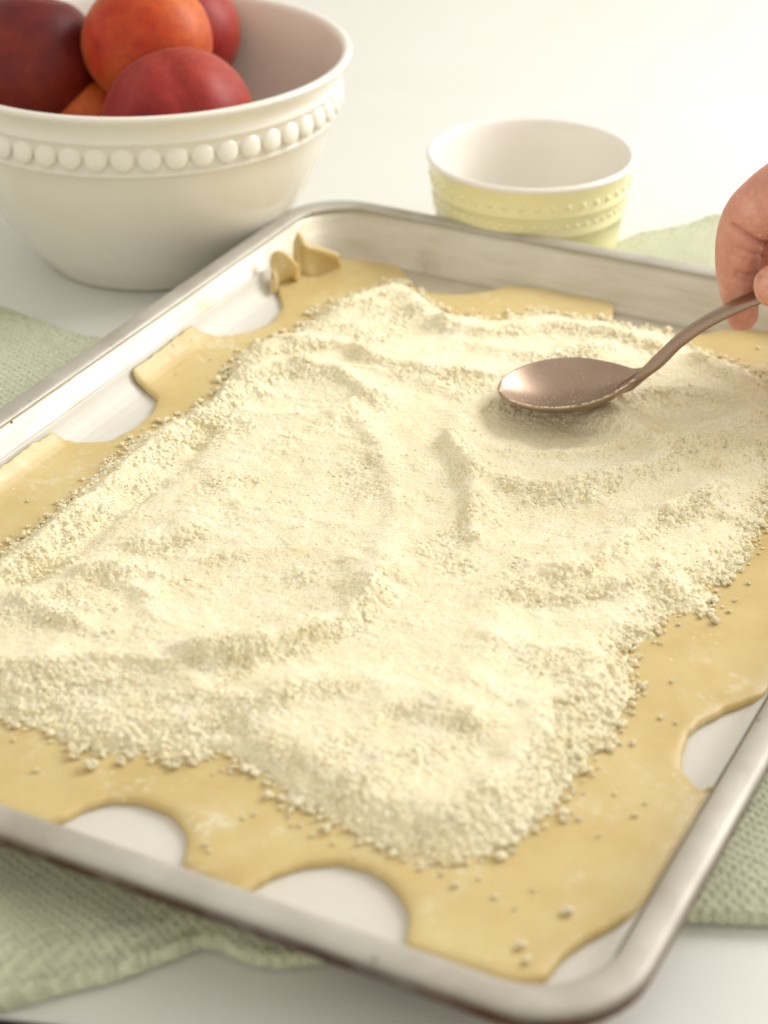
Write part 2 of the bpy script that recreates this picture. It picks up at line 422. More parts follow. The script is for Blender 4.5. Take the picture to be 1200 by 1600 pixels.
# curled up against the tray wall here and there
tang = np.roll(D, -1, 0)-np.roll(D, 1, 0); tang /= np.linalg.norm(tang, axis=1)[:, None]+1e-12
area2 = np.sum(D[:, 0]*np.roll(D[:, 1], -1)-np.roll(D[:, 0], -1)*D[:, 1])
nin = np.stack([-tang[:, 1], tang[:, 0]], -1)*(1 if area2 > 0 else -1)
TH = .0034
steps = [(.0006, -TH+.0001), (.0001, -TH+.0009), (0.0, -TH*.62), (.00012, -TH*.34), (.0006, -.0005), (.0014, -.00008)]
V = []; F = []
nb = len(D)
for off, dz in steps:
    P = D + nin*off
    z = dough_z(P[:, 0], P[:, 1])+dz
    V += [(a, b, c) for (a, b), c in zip(P, z)]
for j in range(len(steps)-1):
    for i in range(nb):
        k2 = (i+1) % nb; F.append((j*nb+i, j*nb+k2, (j+1)*nb+k2, (j+1)*nb+i))
gx, gy = np.meshgrid(np.r_[np.arange(-.1505, -.138, .0007), np.arange(-.138, .15, .004)], np.arange(-.213, .214, .004)); gx, gy = gx.ravel(), gy.ravel()
sd = poly_sd(D[::3], gx, gy); keep = sd > .0028
last = (len(steps)-1)*nb
ring = [Vector((V[last+i][0], V[last+i][1])) for i in range(nb)]
pts = ring + [Vector((a, b)) for a, b in zip(gx[keep], gy[keep])]
cv, ce, cf, ov, oe, of = delaunay_2d_cdt(pts, [(i, (i+1) % nb) for i in range(nb)], [list(range(nb))], 1, 1e-7)
base = len(V); cvn = np.array([(p.x, p.y) for p in cv])
cz = dough_z(cvn[:, 0], cvn[:, 1])
idx = []
for i, o_ in enumerate(ov):
    src = [q for q in o_ if q < nb]
    if src: idx.append(last+src[0])
    else: idx.append(len(V)); V.append((cvn[i, 0], cvn[i, 1], cz[i]))
for t in cf: F.append(tuple(idx[q] for q in t))
dme = make_mesh('dough_sheet', V, F)
bm = bmesh.new(); bm.from_mesh(dme); bmesh.ops.recalc_face_normals(bm, faces=bm.faces[:]); bm.to_mesh(dme); bm.free()
dough = obj('dough_sheet', dme, M['dough'])
tag(dough, 'rolled pale yellow pastry dough with round bites cut from its edges', 'dough')
# the far corner of the sheet, pushed up into folds against the tray corner
def flap(base_px, top_px, lean, rows=7):
    n_ = 26; B = []
    for x, y in base_px:
        q_ = on_dough(x, y); B.append(np.r_[q_, float(dough_z(np.array([q_[0]]), np.array([q_[1]]))[0])-.0012])
    B = spline(B, n_)
    anchor = B.mean(0)
    T = spline([unv(x, y, anchor, o) for x, y, o in top_px], n_); v, f = [], []
    for j in range(rows):
        t = j/(rows-1); 
        for i in range(n_):
            p = B[i]*(1-t)+T[i]*t; p = p - hf*lean*math.sin(math.pi*t) ; v.append(p)
    for j in range(rows-1):
        for i in range(n_-1): a = j*n_+i; f.append((a, a+1, a+n_+1, a+n_))
    o = obj('dough_fold', make_mesh('dough_fold', v, f), M['dough'], dough)
    s = o.modifiers.new('thick', 'SOLIDIFY'); s.thickness = .0034; s.offset = 0
    b = o.modifiers.new('soft', 'SUBSURF'); b.levels = 1; b.render_levels = 2
    return o
flap([(427, 458), (431, 443), (443, 436), (457, 434), (468, 438)], [(427, 408, .001), (430, 393, .000), (441, 392, .002), (453, 399, .003), (464, 414, .001)], .003)
flap([(460, 436), (470, 430), (486, 434), (506, 426), (532, 416)], [(462, 384, .001), (467, 363, .0), (478, 380, .001), (500, 388, .0), (530, 401, .0)], -.002)

# ------------------------------------------------------------------ crumb topping: one spread mass, shaped by the strokes of the spoon
top_px = [(0, 866), (20, 851), (65, 821), (110, 786), (165, 731), (210, 692), (250, 666), (295, 645), (343, 612), (356, 580), (375, 552), (405, 535), (450, 524), (480, 500), (512, 476), (550, 461), (580, 452), (607, 440), (637, 444), (657, 458), (687, 480), (702, 493), (747, 497), (780, 502),
          (805, 492), (860, 490), (900, 499), (950, 501), (980, 514), (1030, 517), (1070, 536), (1100, 555), (1150, 567), (1200, 595), (1236, 640), (1245, 700), (1225, 750), (1200, 800), (1167, 880), (1112, 922), (1115, 960), (1050, 958), (1015, 1000), (975, 1020), (990, 1050), (993, 1078), (972, 1115), (965, 1147), (920, 1190), (890, 1222), (880, 1252), (850, 1285), (800, 1318), (740, 1342), (675, 1347), (600, 1329),
          (572, 1308), (525, 1289), (480, 1258), (445, 1252), (420, 1220), (370, 1194), (345, 1175), (310, 1189), (265, 1194), (220, 1180), (150, 1178), (100, 1160), (50, 1136), (0, 1128), (-60, 1100), (-115, 1040), (-110, 965), (-55, 905)]
T = np.array([un(x, y, DT)[:2] for x, y in top_px])
STEP = .00046
x0, x1, y0, y1 = T[:, 0].min()-.006, T[:, 0].max()+.006, T[:, 1].min()-.006, T[:, 1].max()+.006
gx, gy = np.meshgrid(np.arange(x0, x1, STEP), np.arange(y0, y1, STEP))
Tr = resample(T, .004)
def fast_sd(x, y, c=6):
    xs, ys = x[::c, ::c], y[::c, ::c]; s = poly_sd(Tr, xs, ys)
    iy = np.clip((np.arange(x.shape[0]))/c, 0, s.shape[0]-1.001); ix = np.clip(np.arange(x.shape[1])/c, 0, s.shape[1]-1.001)
    a, b = iy.astype(int), ix.astype(int); fy, fx = (iy-a)[:, None], (ix-b)[None, :]
    return (s[a][:, b]*(1-fx)+s[a][:, b+1]*fx)*(1-fy)+(s[a+1][:, b]*(1-fx)+s[a+1][:, b+1]*fx)*fy
sd = fast_sd(gx, gy)
sdn = sd + .0030*(fbm(gx*170, gy*170, 31, 3)-.44)*2
# low shape on a coarse grid
C = 4
lx, ly = gx[::C, ::C], gy[::C, ::C]; lsd = sd[::C, ::C]
H = .0050*sstep(-.001, .016, lsd) + .0010*sstep(.01, .05, lsd)
H = H + .0022*(fbm(lx*24+3, ly*24, 41, 3)-.45)*sstep(.002, .02, lsd)
def ridge(px, amp, wb, wf, z=.0195):
    amp *= 1.4; wf *= .82
    global H
    P = spline([un(x, y, z)[:2] for x, y in px], 24); d, s = line_d(P, lx, ly)
    d = d*(.8+.5*vnoise(lx*90, ly*90, len(px)))
    H = H + amp*np.where(s > 0, np.exp(-(d/wf)**2), np.exp(-(d/wb)**1.6))*(.65+.7*vnoise(lx*110, ly*110, 77))
def scoop(px, py, rx, ry, ang, depth, z=.0185):
    global H
    c = un(px, py, z); a = math.radians(ang); e1 = rt[:2]*math.cos(a)+hf[:2]*math.sin(a); e2 = -rt[:2]*math.sin(a)+hf[:2]*math.cos(a)
    u = ((lx-c[0])*e1[0]+(ly-c[1])*e1[1])/rx; w_ = ((lx-c[0])*e2[0]+(ly-c[1])*e2[1])/ry
    r = np.sqrt(u*u+w_*w_); H = H - 1.3*depth*np.maximum(0, 1-r*r) + .4*depth*np.exp(-((r-1.06)/.14)**2)*vnoise(lx*80, ly*80, int(px) % 97)*1.5
# bank along the left side and the trough behind it
ridge([(0, 890), (70, 835), (130, 785), (200, 722), (260, 680), (330, 640), (360, 610)], .0026, .004, .005)
ridge([(40, 905), (110, 850), (200, 778), (270, 725), (320, 672)], -.0030, .005, .007)
ridge([(350, 600), (400, 582), (470, 575), (540, 590), (575, 625)], .0020, .009, .004)
ridge([(380, 560), (450, 545), (520, 540), (580, 565), (660, 585), (720, 590)], .0026, .012, .005)
ridge([(520, 480), (600, 455), (640, 458), (690, 500)], .0022, .004, .012)
ridge([(690, 505), (770, 520), (850, 510), (930, 520), (1020, 540)], .0026, .005, .006)
ridge([(760, 545), (850, 560), (950, 545)], .0015, .006, .006)
scoop(640, 515, .022, .018, 10, .0018); scoop(460, 620, .026, .018, -5, .0020)
# hollow under the spoon and its pushed-up rim
scoop(850, 670, .032, .024, 0, .0042)
ridge([(700, 700), (735, 738), (800, 765), (870, 768), (940, 755), (1000, 738), (1050, 705)], .0028, .006, .0065)
ridge([(930, 650), (990, 672), (1040, 700), (1110, 688), (1170, 655), (1210, 635)], .0026, .006, .006)
scoop(1060, 640, .026, .016, 8, .0030)
ridge([(1090, 560), (1150, 590), (1200, 625)], .0022, .005, .006)
ridge([(1080, 700), (1130, 720), (1200, 690)], .0018, .006, .005)
# long strokes down the middle
ridge([(700, 695), (728, 740), (738, 790), (735, 840)], .0022, .008, .004)
ridge([(560, 660), (600, 720), (620, 790), (600, 860), (580, 910)], .0016, .010, .006)
ridge([(470, 900), (520, 880), (570, 885), (600, 900)], .0012, .008, .004)
scoop(480, 760, .030, .030, 20, .0014); scoop(400, 930, .036, .026, 15, .0020); scoop(660, 800, .022, .028, 0, .0012)
ridge([(330, 1035), (400, 1022), (470, 1005), (540, 975), (585, 925)], .0042, .011, .0055)
ridge([(430, 1085), (500, 1068), (580, 1072), (650, 1092), (710, 1112), (745, 1120)], .0016, .008, .010)
scoop(640, 1180, .028, .022, -8, .0007)
ridge([(690, 1265), (750, 1240), (800, 1195), (850, 1150)], .0022, .010, .006)
ridge([(785, 940), (780, 985), (760, 1030), (720, 1080), (705, 1095)], .0013, .006, .009)
scoop(870, 960, .028, .018, 25, .0018)
ridge([(860, 905), (940, 880), (1000, 830), (1050, 800), (1110, 770)], .0026, .010, .006)
ridge([(800, 930), (880, 925), (960, 915), (1030, 880)], .0016, .008, .005)
ridge([(830, 1100), (900, 1085), (950, 1050)], .0020, .008, .006)
scoop(880, 820, .026, .016, 10, .0015)
ridge([(30, 950), (100, 930), (150, 905), (205, 905)], .0028, .008, .004)
ridge([(-60, 985), (0, 968), (60, 958), (110, 980)], .0022, .006, .004)
ridge([(-50, 1040), (20, 1040), (100, 1050), (180, 1060)], .0015, .008, .005)
ridge([(215, 855), (270, 845), (315, 825)], .0018, .008, .004)
scoop(270, 880, .024, .016, 10, .0010); scoop(170, 1090, .028, .018, -5, .0018)
scoop(300, 1130, .022, .014, 0, .0014)
for q in range(46):                                              # small chance strokes
    cx, cy = random.uniform(20, 1150), random.uniform(500, 1280); a = random.uniform(-.5, .9); L_ = random.uniform(25, 70)
    ridge([(cx-L_, cy+L_*a*.6), (cx, cy-8), (cx+L_, cy-L_*a*.6)], random.uniform(.0004, .0012), .006, .0035)
H = np.maximum(H, .0012*sstep(0, .006, lsd))
def upsample(s, c, shape):
    iy = np.clip(np.arange(shape[0])/c, 0, s.shape[0]-1.001); ix = np.clip(np.arange(shape[1])/c, 0, s.shape[1]-1.001)
    a, b = iy.astype(int), ix.astype(int); fy, fx = (iy-a)[:, None], (ix-b)[None, :]
    return (s[a][:, b]*(1-fx)+s[a][:, b+1]*fx)*(1-fy)+(s[a+1][:, b]*(1-fx)+s[a+1][:, b+1]*fx)*fy
def blur(a, n):
    for _ in range(n):
        p = np.pad(a, 1, mode='edge'); a = (p[:-2, 1:-1]+p[2:, 1:-1]+p[1:-1, :-2]+p[1:-1, 2:]+2*a)/6
    return a
gyy, gxx = np.gradient(H, STEP*C); slope = np.hypot(gxx, gyy)
face = (gxx*hf[0]+gyy*hf[1])                                     # rises away from the viewer: a face turned to the lens
rough = np.clip(sstep(.10, .34, face)*.9 + .5*sstep(.30, .6, slope) + sstep(.009, .002, lsd), 0, 1)
rough = blur(rough, 3)
rough = np.clip(rough*(.55+.9*fbm(lx*60, ly*60, 55, 3)) + .55*sstep(.56, .66, fbm(lx*42, ly*42, 61, 3)), 0, 1)
Hf = upsample(H, C, gx.shape); Rf = upsample(rough, C, gx.shape)
edge = sstep(.0, .0045, sdn)
c1 = bumps(gx/.0036, gy/.0036, 101); c2 = bumps(gx/.0021+.3, gy/.0021, 131); c3 = bumps(gx/.00125, gy/.00125, 151)
Hf = Hf*(.35+.65*edge) + Rf*(.0017*c1*sstep(.35, .7, fbm(gx*90, gy*90, 71, 2)+.15*Rf) + .0012*c2 + .0006*c3 - .0011) + .00042*c3*(.35+.65*Rf) + Rf*(.0013*(fbm(gx*520, gy*520, 95, 3)-.45)) + edge*(.0009*(fbm(gx*130, gy*130, 97, 3)-.45) + .0006*(fbm(gx*330, gy*330, 99, 3)-.45) + .0006*c2*sstep(.5, .62, fbm(gx*120, gy*120, 103, 3))) + .00022*fbm(gx*900, gy*900, 91, 2)
Hf = Hf*sstep(-.0012, .0022, sdn) - .0016*sstep(.0012, -.0012, sdn)
Z = dough_z(gx, gy) + Hf
keep = (sdn > -.0024)
idx = -np.ones(gx.shape, np.int64); idx[keep] = np.arange(keep.sum())
q = keep[:-1, :-1] & keep[1:, :-1] & keep[:-1, 1:] & keep[1:, 1:]
Fq = np.stack([idx[:-1, :-1][q], idx[:-1, 1:][q], idx[1:, 1:][q], idx[1:, :-1][q]], -1)
topping = obj('crumb_topping', make_mesh('crumb_topping', np.stack([gx[keep], gy[keep], Z[keep]], -1), Fq), M['mass'])
tag(topping, 'thick layer of pale cream ground crumb spread in swirls over the dough', 'crumb topping')
def surf_z(x, y):
    i = np.clip(((np.asarray(y)-y0)/STEP).astype(int), 0, gx.shape[0]-1); j = np.clip(((np.asarray(x)-x0)/STEP).astype(int), 0, gx.shape[1]-1)
    return Z[i, j]
# loose clumps lying on the mass: uncountable, one mesh
def lumps(n):
    out = []
    for s in range(n):
        r = random.Random(s); bm = bmesh.new()
        if s < 6: bmesh.ops.create_icosphere(bm, subdivisions=1, radius=1)
        else:                                                     # a clot of several crumbs stuck together
            for q in range(6):
                c = Vector((r.uniform(-.62, .62), r.uniform(-.62, .62), r.uniform(-.30, .55))); bmesh.ops.create_icosphere(bm, subdivisions=1, radius=r.uniform(.38, .68), matrix=Matrix.Translation(c))
        for v in bm.verts:
            c = v.co; c += Vector((r.uniform(-1, 1), r.uniform(-1, 1), r.uniform(-1, 1)))*(.13 if s < 6 else .07); c.z *= .85
        bm.verts.ensure_lookup_table(); bm.verts.index_update()
        out.append((np.array([v.co[:] for v in bm.verts]), np.array([[v.index for v in f.verts] for f in bm.faces]))); bm.free()
    return out
LUMP = lumps(10)
def scatter(name, X, Y, Zs, R_, kinds=6, parent=None, mat=None, lo=0):
    vs, fs, base = [], [], 0
    for x, y, z, r in zip(X, Y, Zs, R_):
        lv, lf = LUMP[random.randrange(lo, kinds)]; a = random.uniform(0, 6.28); c, s = math.cos(a), math.sin(a)
        p = np.stack([lv[:, 0]*c-lv[:, 1]*s, lv[:, 0]*s+lv[:, 1]*c, lv[:, 2]], -1)*r*np.array([random.uniform(.8, 1.2), random.uniform(.8, 1.2), random.uniform(.75, 1.1)])
        vs.append(p+np.array([x, y, z])); fs.append(lf+base); base += len(lv)
    return obj(name, make_mesh(name, np.concatenate(vs), np.concatenate(fs)), mat or M['crumb'], parent)
wgt = (Rf*np.clip(edge+.15, 0, 1)*(sdn > -.0002))**1.6 + .02*(sdn > .002); wgt /= wgt.sum()
pick = RNG.choice(wgt.size, 11000, p=wgt.ravel())
X = gx.ravel()[pick] + RNG.uniform(-.5, .5, len(pick))*STEP; Y = gy.ravel()[pick]+RNG.uniform(-.5, .5, len(pick))*STEP
rr = .00032 + .00095*RNG.random(len(pick))**3.0*(.5+.5*Rf.ravel()[pick])
tag(scatter('loose_clumps', X, Y, surf_z(X, Y)-rr*.15, rr, parent=topping), kind='stuff')
# bank of bigger clumps that have rolled to the edge
B = resample(T, .0011); BN = []
jit = RNG.normal(0, .0017, (len(B), 2)); B = B + jit
big = .0006 + .0013*RNG.random(len(B))**2.2
zz = np.maximum(surf_z(B[:, 0], B[:, 1]), dough_z(B[:, 0], B[:, 1])+big*.55)
tag(scatter('edge_clumps', B[:, 0], B[:, 1], zz, big, kinds=10, lo=4, parent=topping), kind='stuff')
# single crumbs that fell on the bare dough: each its own
dsd = lambda x, y: poly_sd(D[::4], np.array([x]), np.array([y]))[0]
tsd = lambda x, y: poly_sd(Tr, np.array([x]), np.array([y]))[0]
crumb_px = [(140, 1195, .0026), (115, 1181, .0020), (186, 1190, .0019), (270, 1196, .0019), (300, 1190, .0014), (205, 1183, .0013), (885, 1420, .0017), (812, 1477, .0017), (822, 1500, .0014), (712, 1382, .0012), (775, 1402, .0009), (805, 1418, .0008), (990, 1160, .0012), (955, 1175, .0009), (1120, 968, .0019), (1095, 962, .0012), (1005, 1070, .0016), (985, 1075, .0013), (780, 1338, .0013), (800, 1330, .0011), (748, 1372, .0008), (690, 1365, .0009), (655, 1356, .0010), (890, 1268, .0009), (905, 1278, .0008), (992, 1272, .0010), (57, 1205, .0011), (22, 1158, .0008), (488, 1303, .0009), (560, 1316, .0011), (455, 1262, .0008), (320, 1318, .0011), (326, 1328, .0008), (555, 1337, .0007), (1030, 985, .0010), (1060, 975, .0008), (1140, 955, .0010), (1170, 910, .0009), (1000, 1025, .0011), (346, 606, .0016), (352, 590, .0013), (300, 640, .0011), (205, 690, .0010), (40, 835, .0010), (30, 840, .0009), (272, 560, .0006), (300, 545, .0005), (275, 585, .0006), (330, 560, .0007), (750, 487, .0007), (790, 480, .0006), (700, 486, .0008), (960, 1240, .0007), (912, 1240, .0006)]
# chance specks between them
tries = 0
while len(crumb_px) < 90 and tries < 4000:
    tries += 1; x, y = random.uniform(0, 1190), random.uniform(500, 1520); p = un(x, y, DT)
    t_ = tsd(p[0], p[1])
    if t_ < -.001 and t_ > -.028 and dsd(p[0], p[1]) > .003 and random.random() < math.exp(t_/.010): crumb_px.append((x, y, random.uniform(.0006, .0010)))
cme = []
for s in range(4):
    lv, lf = LUMP[6+s]; m_ = make_mesh('crumb', lv, lf); m_.materials.append(M['crumb']); cme.append(m_)
for i, (x, y, r) in enumerate(crumb_px):
    p = un(x, y, DT+r*.6); o = bpy.data.objects.new('crumb', cme[i % 4]); col.objects.link(o)
    zb = float(dough_z(np.array([p[0]]), np.array([p[1]]))[0])
    o.location = (p[0], p[1], zb+r*.55); o.scale = (r*random.uniform(.85, 1.2), r*random.uniform(.85, 1.2), r*.9); o.rotation_euler = (0, 0, random.uniform(0, 6.28))
    tag(o, 'tiny pale crumb fallen beside the topping onto the bare dough', 'crumb', 'stray crumbs on the bare dough')

# ------------------------------------------------------------------ mixing bowl with a beaded band
bc = un(222, 457, 0) + hf*.050; BX, BY = bc[0], bc[1]
bowl = empty('mixing_bowl', (BX, BY, 0)); tag(bowl, 'large cream ceramic mixing bowl with raised bead band, holding peaches', 'bowl')
outp = [(.0, .0022), (.044, .0022), (.046, .0006), (.0485, .0), (.0505, .0010), (.0515, .0032), (.0530, .0052), (.0585, .0110), (.0650, .0190), (.0718, .0290), (.0782, .0400), (.0835, .0520), (.0872, .0630), (.0893, .0700), (.0902, .0712), (.0909, .0718), (.0912, .0726), (.0910, .0736), (.0903, .0743),
        (.0908, .0770), (.0916, .0820), (.0922, .0862), (.0930, .0868), (.0935, .0876), (.0934, .0886), (.0928, .0893), (.0934, .0920), (.0944, .0950), (.0958, .0968), (.0972, .0980), (.0981, .0993), (.0981, .1004), (.0974, .1011), (.0960, .1013), (.0946, .1008), (.0936, .0996), (.0928, .0970)]
inp = [(.0900, .0880), (.0876, .0780), (.0843, .0640), (.0785, .0490), (.0700, .0350), (.0610, .0225), (.0520, .0135), (.0430, .0092), (.0300, .0076), (.0, .0072)]
v, f = lathe(outp+inp, 128); me = make_mesh('bowl_shell', v, f); obj('bowl_shell', me, M['bowl'], bowl)
bm = bmesh.new(); bmesh.ops.create_uvsphere(bm, u_segments=14, v_segments=10, radius=.0057); me = bpy.data.meshes.new('bead'); bm.to_mesh(me); bm.free(); me.shade_smooth(); me.materials.append(M['bowl'])
NB = 50
for i in range(NB):
    a = 2*math.pi*(i+.3)/NB; o = bpy.data.objects.new('bead', me); col.objects.link(o); o.parent = bowl
    o.location = (.0917*math.cos(a), .0917*math.sin(a), .0804); o.scale = (.40, .94, .96); o.rotation_euler = (0, -.16, a)
for o in [c for c in bowl.children if c.name.startswith('bead')]: o.rotation_mode = 'XYZ'

# ------------------------------------------------------------------ peaches
def peach(px, py, z, r, seam, tilt, cols, amt, seed, label, sq=1.0):
    P = un(px, py, z); n, m = 64, 40; v, f = [], []
    for j in range(m+1):
        th = math.pi*j/m
        for i in range(n):
            ph = 2*math.pi*i/n
            R_ = 1 + .015*math.sin(3*ph+seed)*math.sin(th)
            g = math.exp(-(min(ph, 2*math.pi-ph)/.16)**2)*math.sin(th)**.5          # the suture
            side = .03*math.exp(-((min(ph, 2*math.pi-ph)-.45)/.35)**2)*math.sin(th)
            R_ *= 1-.065*g+side
            top = .20*math.exp(-(th/.26)**2); bot = .05*math.exp(-((math.pi-th)/.16)**2)
            v.append((r*R_*math.sin(th)*math.cos(ph), r*R_*math.sin(th)*math.sin(ph), r*sq*(math.cos(th)*(1-top)+bot)))
    for j in range(m):
        for i in range(n): k_ = (i+1) % n; f.append((j*n+i, (j+1)*n+i, (j+1)*n+k_, j*n+k_))
    o = empty('peach', P); b = obj('fruit_skin', make_mesh('fruit_skin', v, f), mat_peach('peach_skin', seed, *cols, amt), o)
    b.rotation_euler = tilt
    tag(o, label, 'peach', 'peaches in the mixing bowl')
    return o
cyaw = -YAW
RED = ((.028, .0015, .003), (.10, .004, .005), (.24, .026, .010)); ORG = ((.25, .008, .003), (.43, .026, .005), (.54, .115, .016)); CRI = ((.12, .003, .006), (.26, .007, .011), (.36, .04, .025))
def facing(yaw_off, pitch_, roll_=0): return (pitch_, roll_, -math.pi/2+(-YAW)*1+yaw_off)
peach(50, 100, .092, .0330, 0, (.3, .1, 2.6), RED, .10, 3.0, 'dark wine red peach, darkest of the fruit in the cream bowl', 1.02)
peach(232, 66, .106, .0295, 0, (.5, .3, 3.4), ORG, .02, 5.5, 'bright orange red peach on top of the pile in the cream bowl', 1.0)
peach(285, 50, .088, .0290, 0, (.2, -.2, 2.0), CRI, .05, 8.2, 'red peach mostly hidden behind the bright orange one', 1.0)
peach(280, 190, .080, .0345, 0, (.25, -.55, -.92), CRI, .04, 1.4, 'rosy crimson peach with a seam, lying against the front of the bowl', .96)
peach(150, 200, .062, .0290, 0, (.2, .2, 1.0), ORG, -.06, 9.7, 'yellow orange peach showing in the gap between the red ones', 1.0)

# ------------------------------------------------------------------ ramekin
rc = un(830, 237, .055); RX, RY = rc[0], rc[1]
ram = empty('ramekin', (RX, RY, 0)); tag(ram, 'small pale yellow ramekin with white glazed inside, standing behind the tray', 'ramekin')
v, f = lathe([(0, .002), (.036, .002), (.038, 0), (.040, .0006), (.0412, .0025), (.0440, .0200), (.0450, .0290), (.0456, .0294), (.0458, .0304), (.0454, .0312), (.0462, .0390), (.0468, .0396), (.0470, .0404), (.0466, .0412), (.0474, .0475), (.0480, .0505), (.0486, .0525)], 96)
obj('outer_body', make_mesh('outer_body', v, f), M['ram_out'], ram)
v, f = lathe([(.0486, .0525), (.0491, .0532), (.0489, .0545), (.0480, .0553), (.0468, .0550), (.0459, .0535), (.0450, .0490), (.0436, .0400), (.0424, .0250), (.0408, .0110), (.0380, .0070), (.0300, .0055), (0, .0052)], 96)
obj('inner_glaze', make_mesh('inner_glaze', v, f), M['ram_in'], ram)
bm = bmesh.new(); bmesh.ops.create_uvsphere(bm, u_segments=10, v_segments=8, radius=.0016); me = bpy.data.meshes.new('dot'); bm.to_mesh(me); bm.free(); me.shade_smooth(); me.materials.append(M['ram_out'])
for nrow, zr, rr_, s in ((40, .0450, .0466, 1.0), (56, .0350, .0453, .75)):
    for i in range(nrow):
        a = 2*math.pi*i/nrow; o = bpy.data.objects.new('dot', me); col.objects.link(o); o.parent = ram; o.location = (rr_*math.cos(a), rr_*math.sin(a), zr); o.scale = (s, s, s)

# ------------------------------------------------------------------ green towel under the tray
tow_px = [(492, 1507), (430, 1514), (380, 1504), (345, 1484), (312, 1480), (280, 1496), (235, 1513), (180, 1534), (100, 1552), (30, 1574), (0, 1582), (-120, 1590), (-420, 1500), (-620, 1250), (-560, 900), (-330, 560), (-150, 445), (0, 487), (140, 536), (420, 560), (700, 500), (930, 400), (1000, 372), (1060, 362), (1110, 352), (1250, 345), (1420, 420), (1650, 560), (1850, 900), (1750, 1250), (1500, 1430), (1340, 1446), (1200, 1446), (1060, 1440), (900, 1445), (700, 1480)]
TW = np.array([un(x, y, .002)[:2] for x, y in tow_px]); TW = smooth_closed(resample(TW, .002), 2)
g = .0024
gx2, gy2 = np.meshgrid(np.arange(TW[:, 0].min(), TW[:, 0].max(), g), np.arange(TW[:, 1].min(), TW[:, 1].max(), g)); gx2, gy2 = gx2.ravel(), gy2.ravel()
s_ = poly_sd(TW[::4], gx2, gy2)
def tow_z(x, y, e):
    return tow_0(x, y, e) - .0013*np.exp(-((e-.013)/.0016)**2)        # stitched hem
def tow_0(x, y, e):
    # outside the tray's foot the cloth is free to ruck up
    ox = np.maximum(np.abs(x)-.147, 0); oy = np.maximum(np.abs(y)-.211, 0); free = sstep(.004, .03, np.hypot(ox, oy))
    fl_ = un(150, 1440, 0); d = np.hypot(x-fl_[0], y-fl_[1])
    ruck = .010*np.exp(-(d/.07)**2)*(.5+.6*np.sin(x*70+y*95+1.0)*.5)
    br = un(1108, 352, 0); d2 = np.hypot(x-br[0], y-br[1]); ruck = ruck + .012*np.exp(-(d2/.012)**2)
    ruck = ruck + .0030*fbm(x*22, y*22, 5, 2)
    return .0005 + (.0040 + (.0042 + ruck*free)*sstep(-.002, .014, e))*sstep(-.001, .0045, e)**.6
kp = s_ > .0030
vz = tow_z(gx2, gy2, s_)
rings = []
nt = len(TW); tg = np.roll(TW, -1, 0)-np.roll(TW, 1, 0); tg /= np.linalg.norm(tg, axis=1)[:, None]
a2 = np.sum(TW[:, 0]*np.roll(TW[:, 1], -1)-np.roll(TW[:, 0], -1)*TW[:, 1]); tn_ = np.stack([-tg[:, 1], tg[:, 0]], -1)*(1 if a2 > 0 else -1)
V, F = [], []
hem = [(.0014, .0002, 0), (.0004, .18, 1), (0, .42, 1), (.0002, .66, 1), (.0008, .86, 1), (.0018, .97, 1)]
full = tow_z(TW[:, 0]+tn_[:, 0]*.003, TW[:, 1]+tn_[:, 1]*.003, np.full(nt, .0045))
for off, hz, rel in hem:
    P = TW+tn_*off; V += [(a, b, (c*hz if rel else hz)) for (a, b), c in zip(P, full)]
for j in range(len(hem)-1):
    for i in range(nt): k2 = (i+1) % nt; F.append((j*nt+i, j*nt+k2, (j+1)*nt+k2, (j+1)*nt+i))
last = (len(hem)-1)*nt
pts = [Vector(V[last+i][:2]) for i in range(nt)] + [Vector((a, b)) for a, b in zip(gx2[kp], gy2[kp])]
cv, ce, cf, ov, oe, of = delaunay_2d_cdt(pts, [(i, (i+1) % nt) for i in range(nt)], [list(range(nt))], 1, 1e-7)
vk = vz[kp]; idm = []
for i, o_ in enumerate(ov):
    src = sorted(o_)
    if src and src[0] < nt: idm.append(last+src[0])
    else: idm.append(len(V)); V.append((cv[i].x, cv[i].y, vk[src[0]-nt] if src else .005))
for t in cf: F.append(tuple(idm[q] for q in t))
tme = make_mesh('kitchen_towel', V, F)
bm = bmesh.new(); bm.from_mesh(tme); bmesh.ops.recalc_face_normals(bm, faces=bm.faces[:]); bm.to_mesh(tme); bm.free()
tag(obj('kitchen_towel', tme, M['towel']), 'pale green waffle weave kitchen towel spread under the baking tray', 'towel')

# ------------------------------------------------------------------ spoon
tip = un(778, 607, .0285); nk = un(1006, 584, .0330); mid = (tip+nk)/2
e1 = (nk-tip); L1 = np.linalg.norm(e1); e1 /= L1
far = un(930, 561, .0320); e2 = far-mid; e2 -= e1*(e2 @ e1); e2[2] *= .6; e2 -= e1*(e2 @ e1); e2 /= np.linalg.norm(e2); e3 = np.cross(e1, e2); e3 *= np.sign(e3[2])
spoon = empty('spoon', tuple(tip)); tag(spoon, 'steel tablespoon held over the crumb topping by its handle', 'spoon')
SW = .0212
ns, nt2 = 40, 22; v, f = [], []
for i in range(ns+1):
    s = i/ns
    wd = SW*(math.sin(math.pi*min(1, s**.88))**(.58+.55*max(0, s-.4)) if 0 < s < 1 else 0)*(1-.10*(s-.45))
    wd = max(wd, .0042 if s > .5 else .0004)
    dp = .0098*(math.sin(math.pi*min(1, s*.97+.015))**.75)
    for j in range(nt2+1):
        t = -1+2*j/nt2
        p = e1*L1*s + e2*wd*t - e3*dp*(1-abs(t)**2.2) + e3*.0012*(s-.5)
        v.append(p)
for i in range(ns):
    for j in range(nt2): a = i*(nt2+1)+j; f.append((a, a+1, a+nt2+2, a+nt2+1))
so_ = obj('spoon_bowl', make_mesh('spoon_bowl', v, f), M['spoon'], spoon)
s = so_.modifiers.new('thick', 'SOLIDIFY'); s.thickness = .0011; s.offset = 0
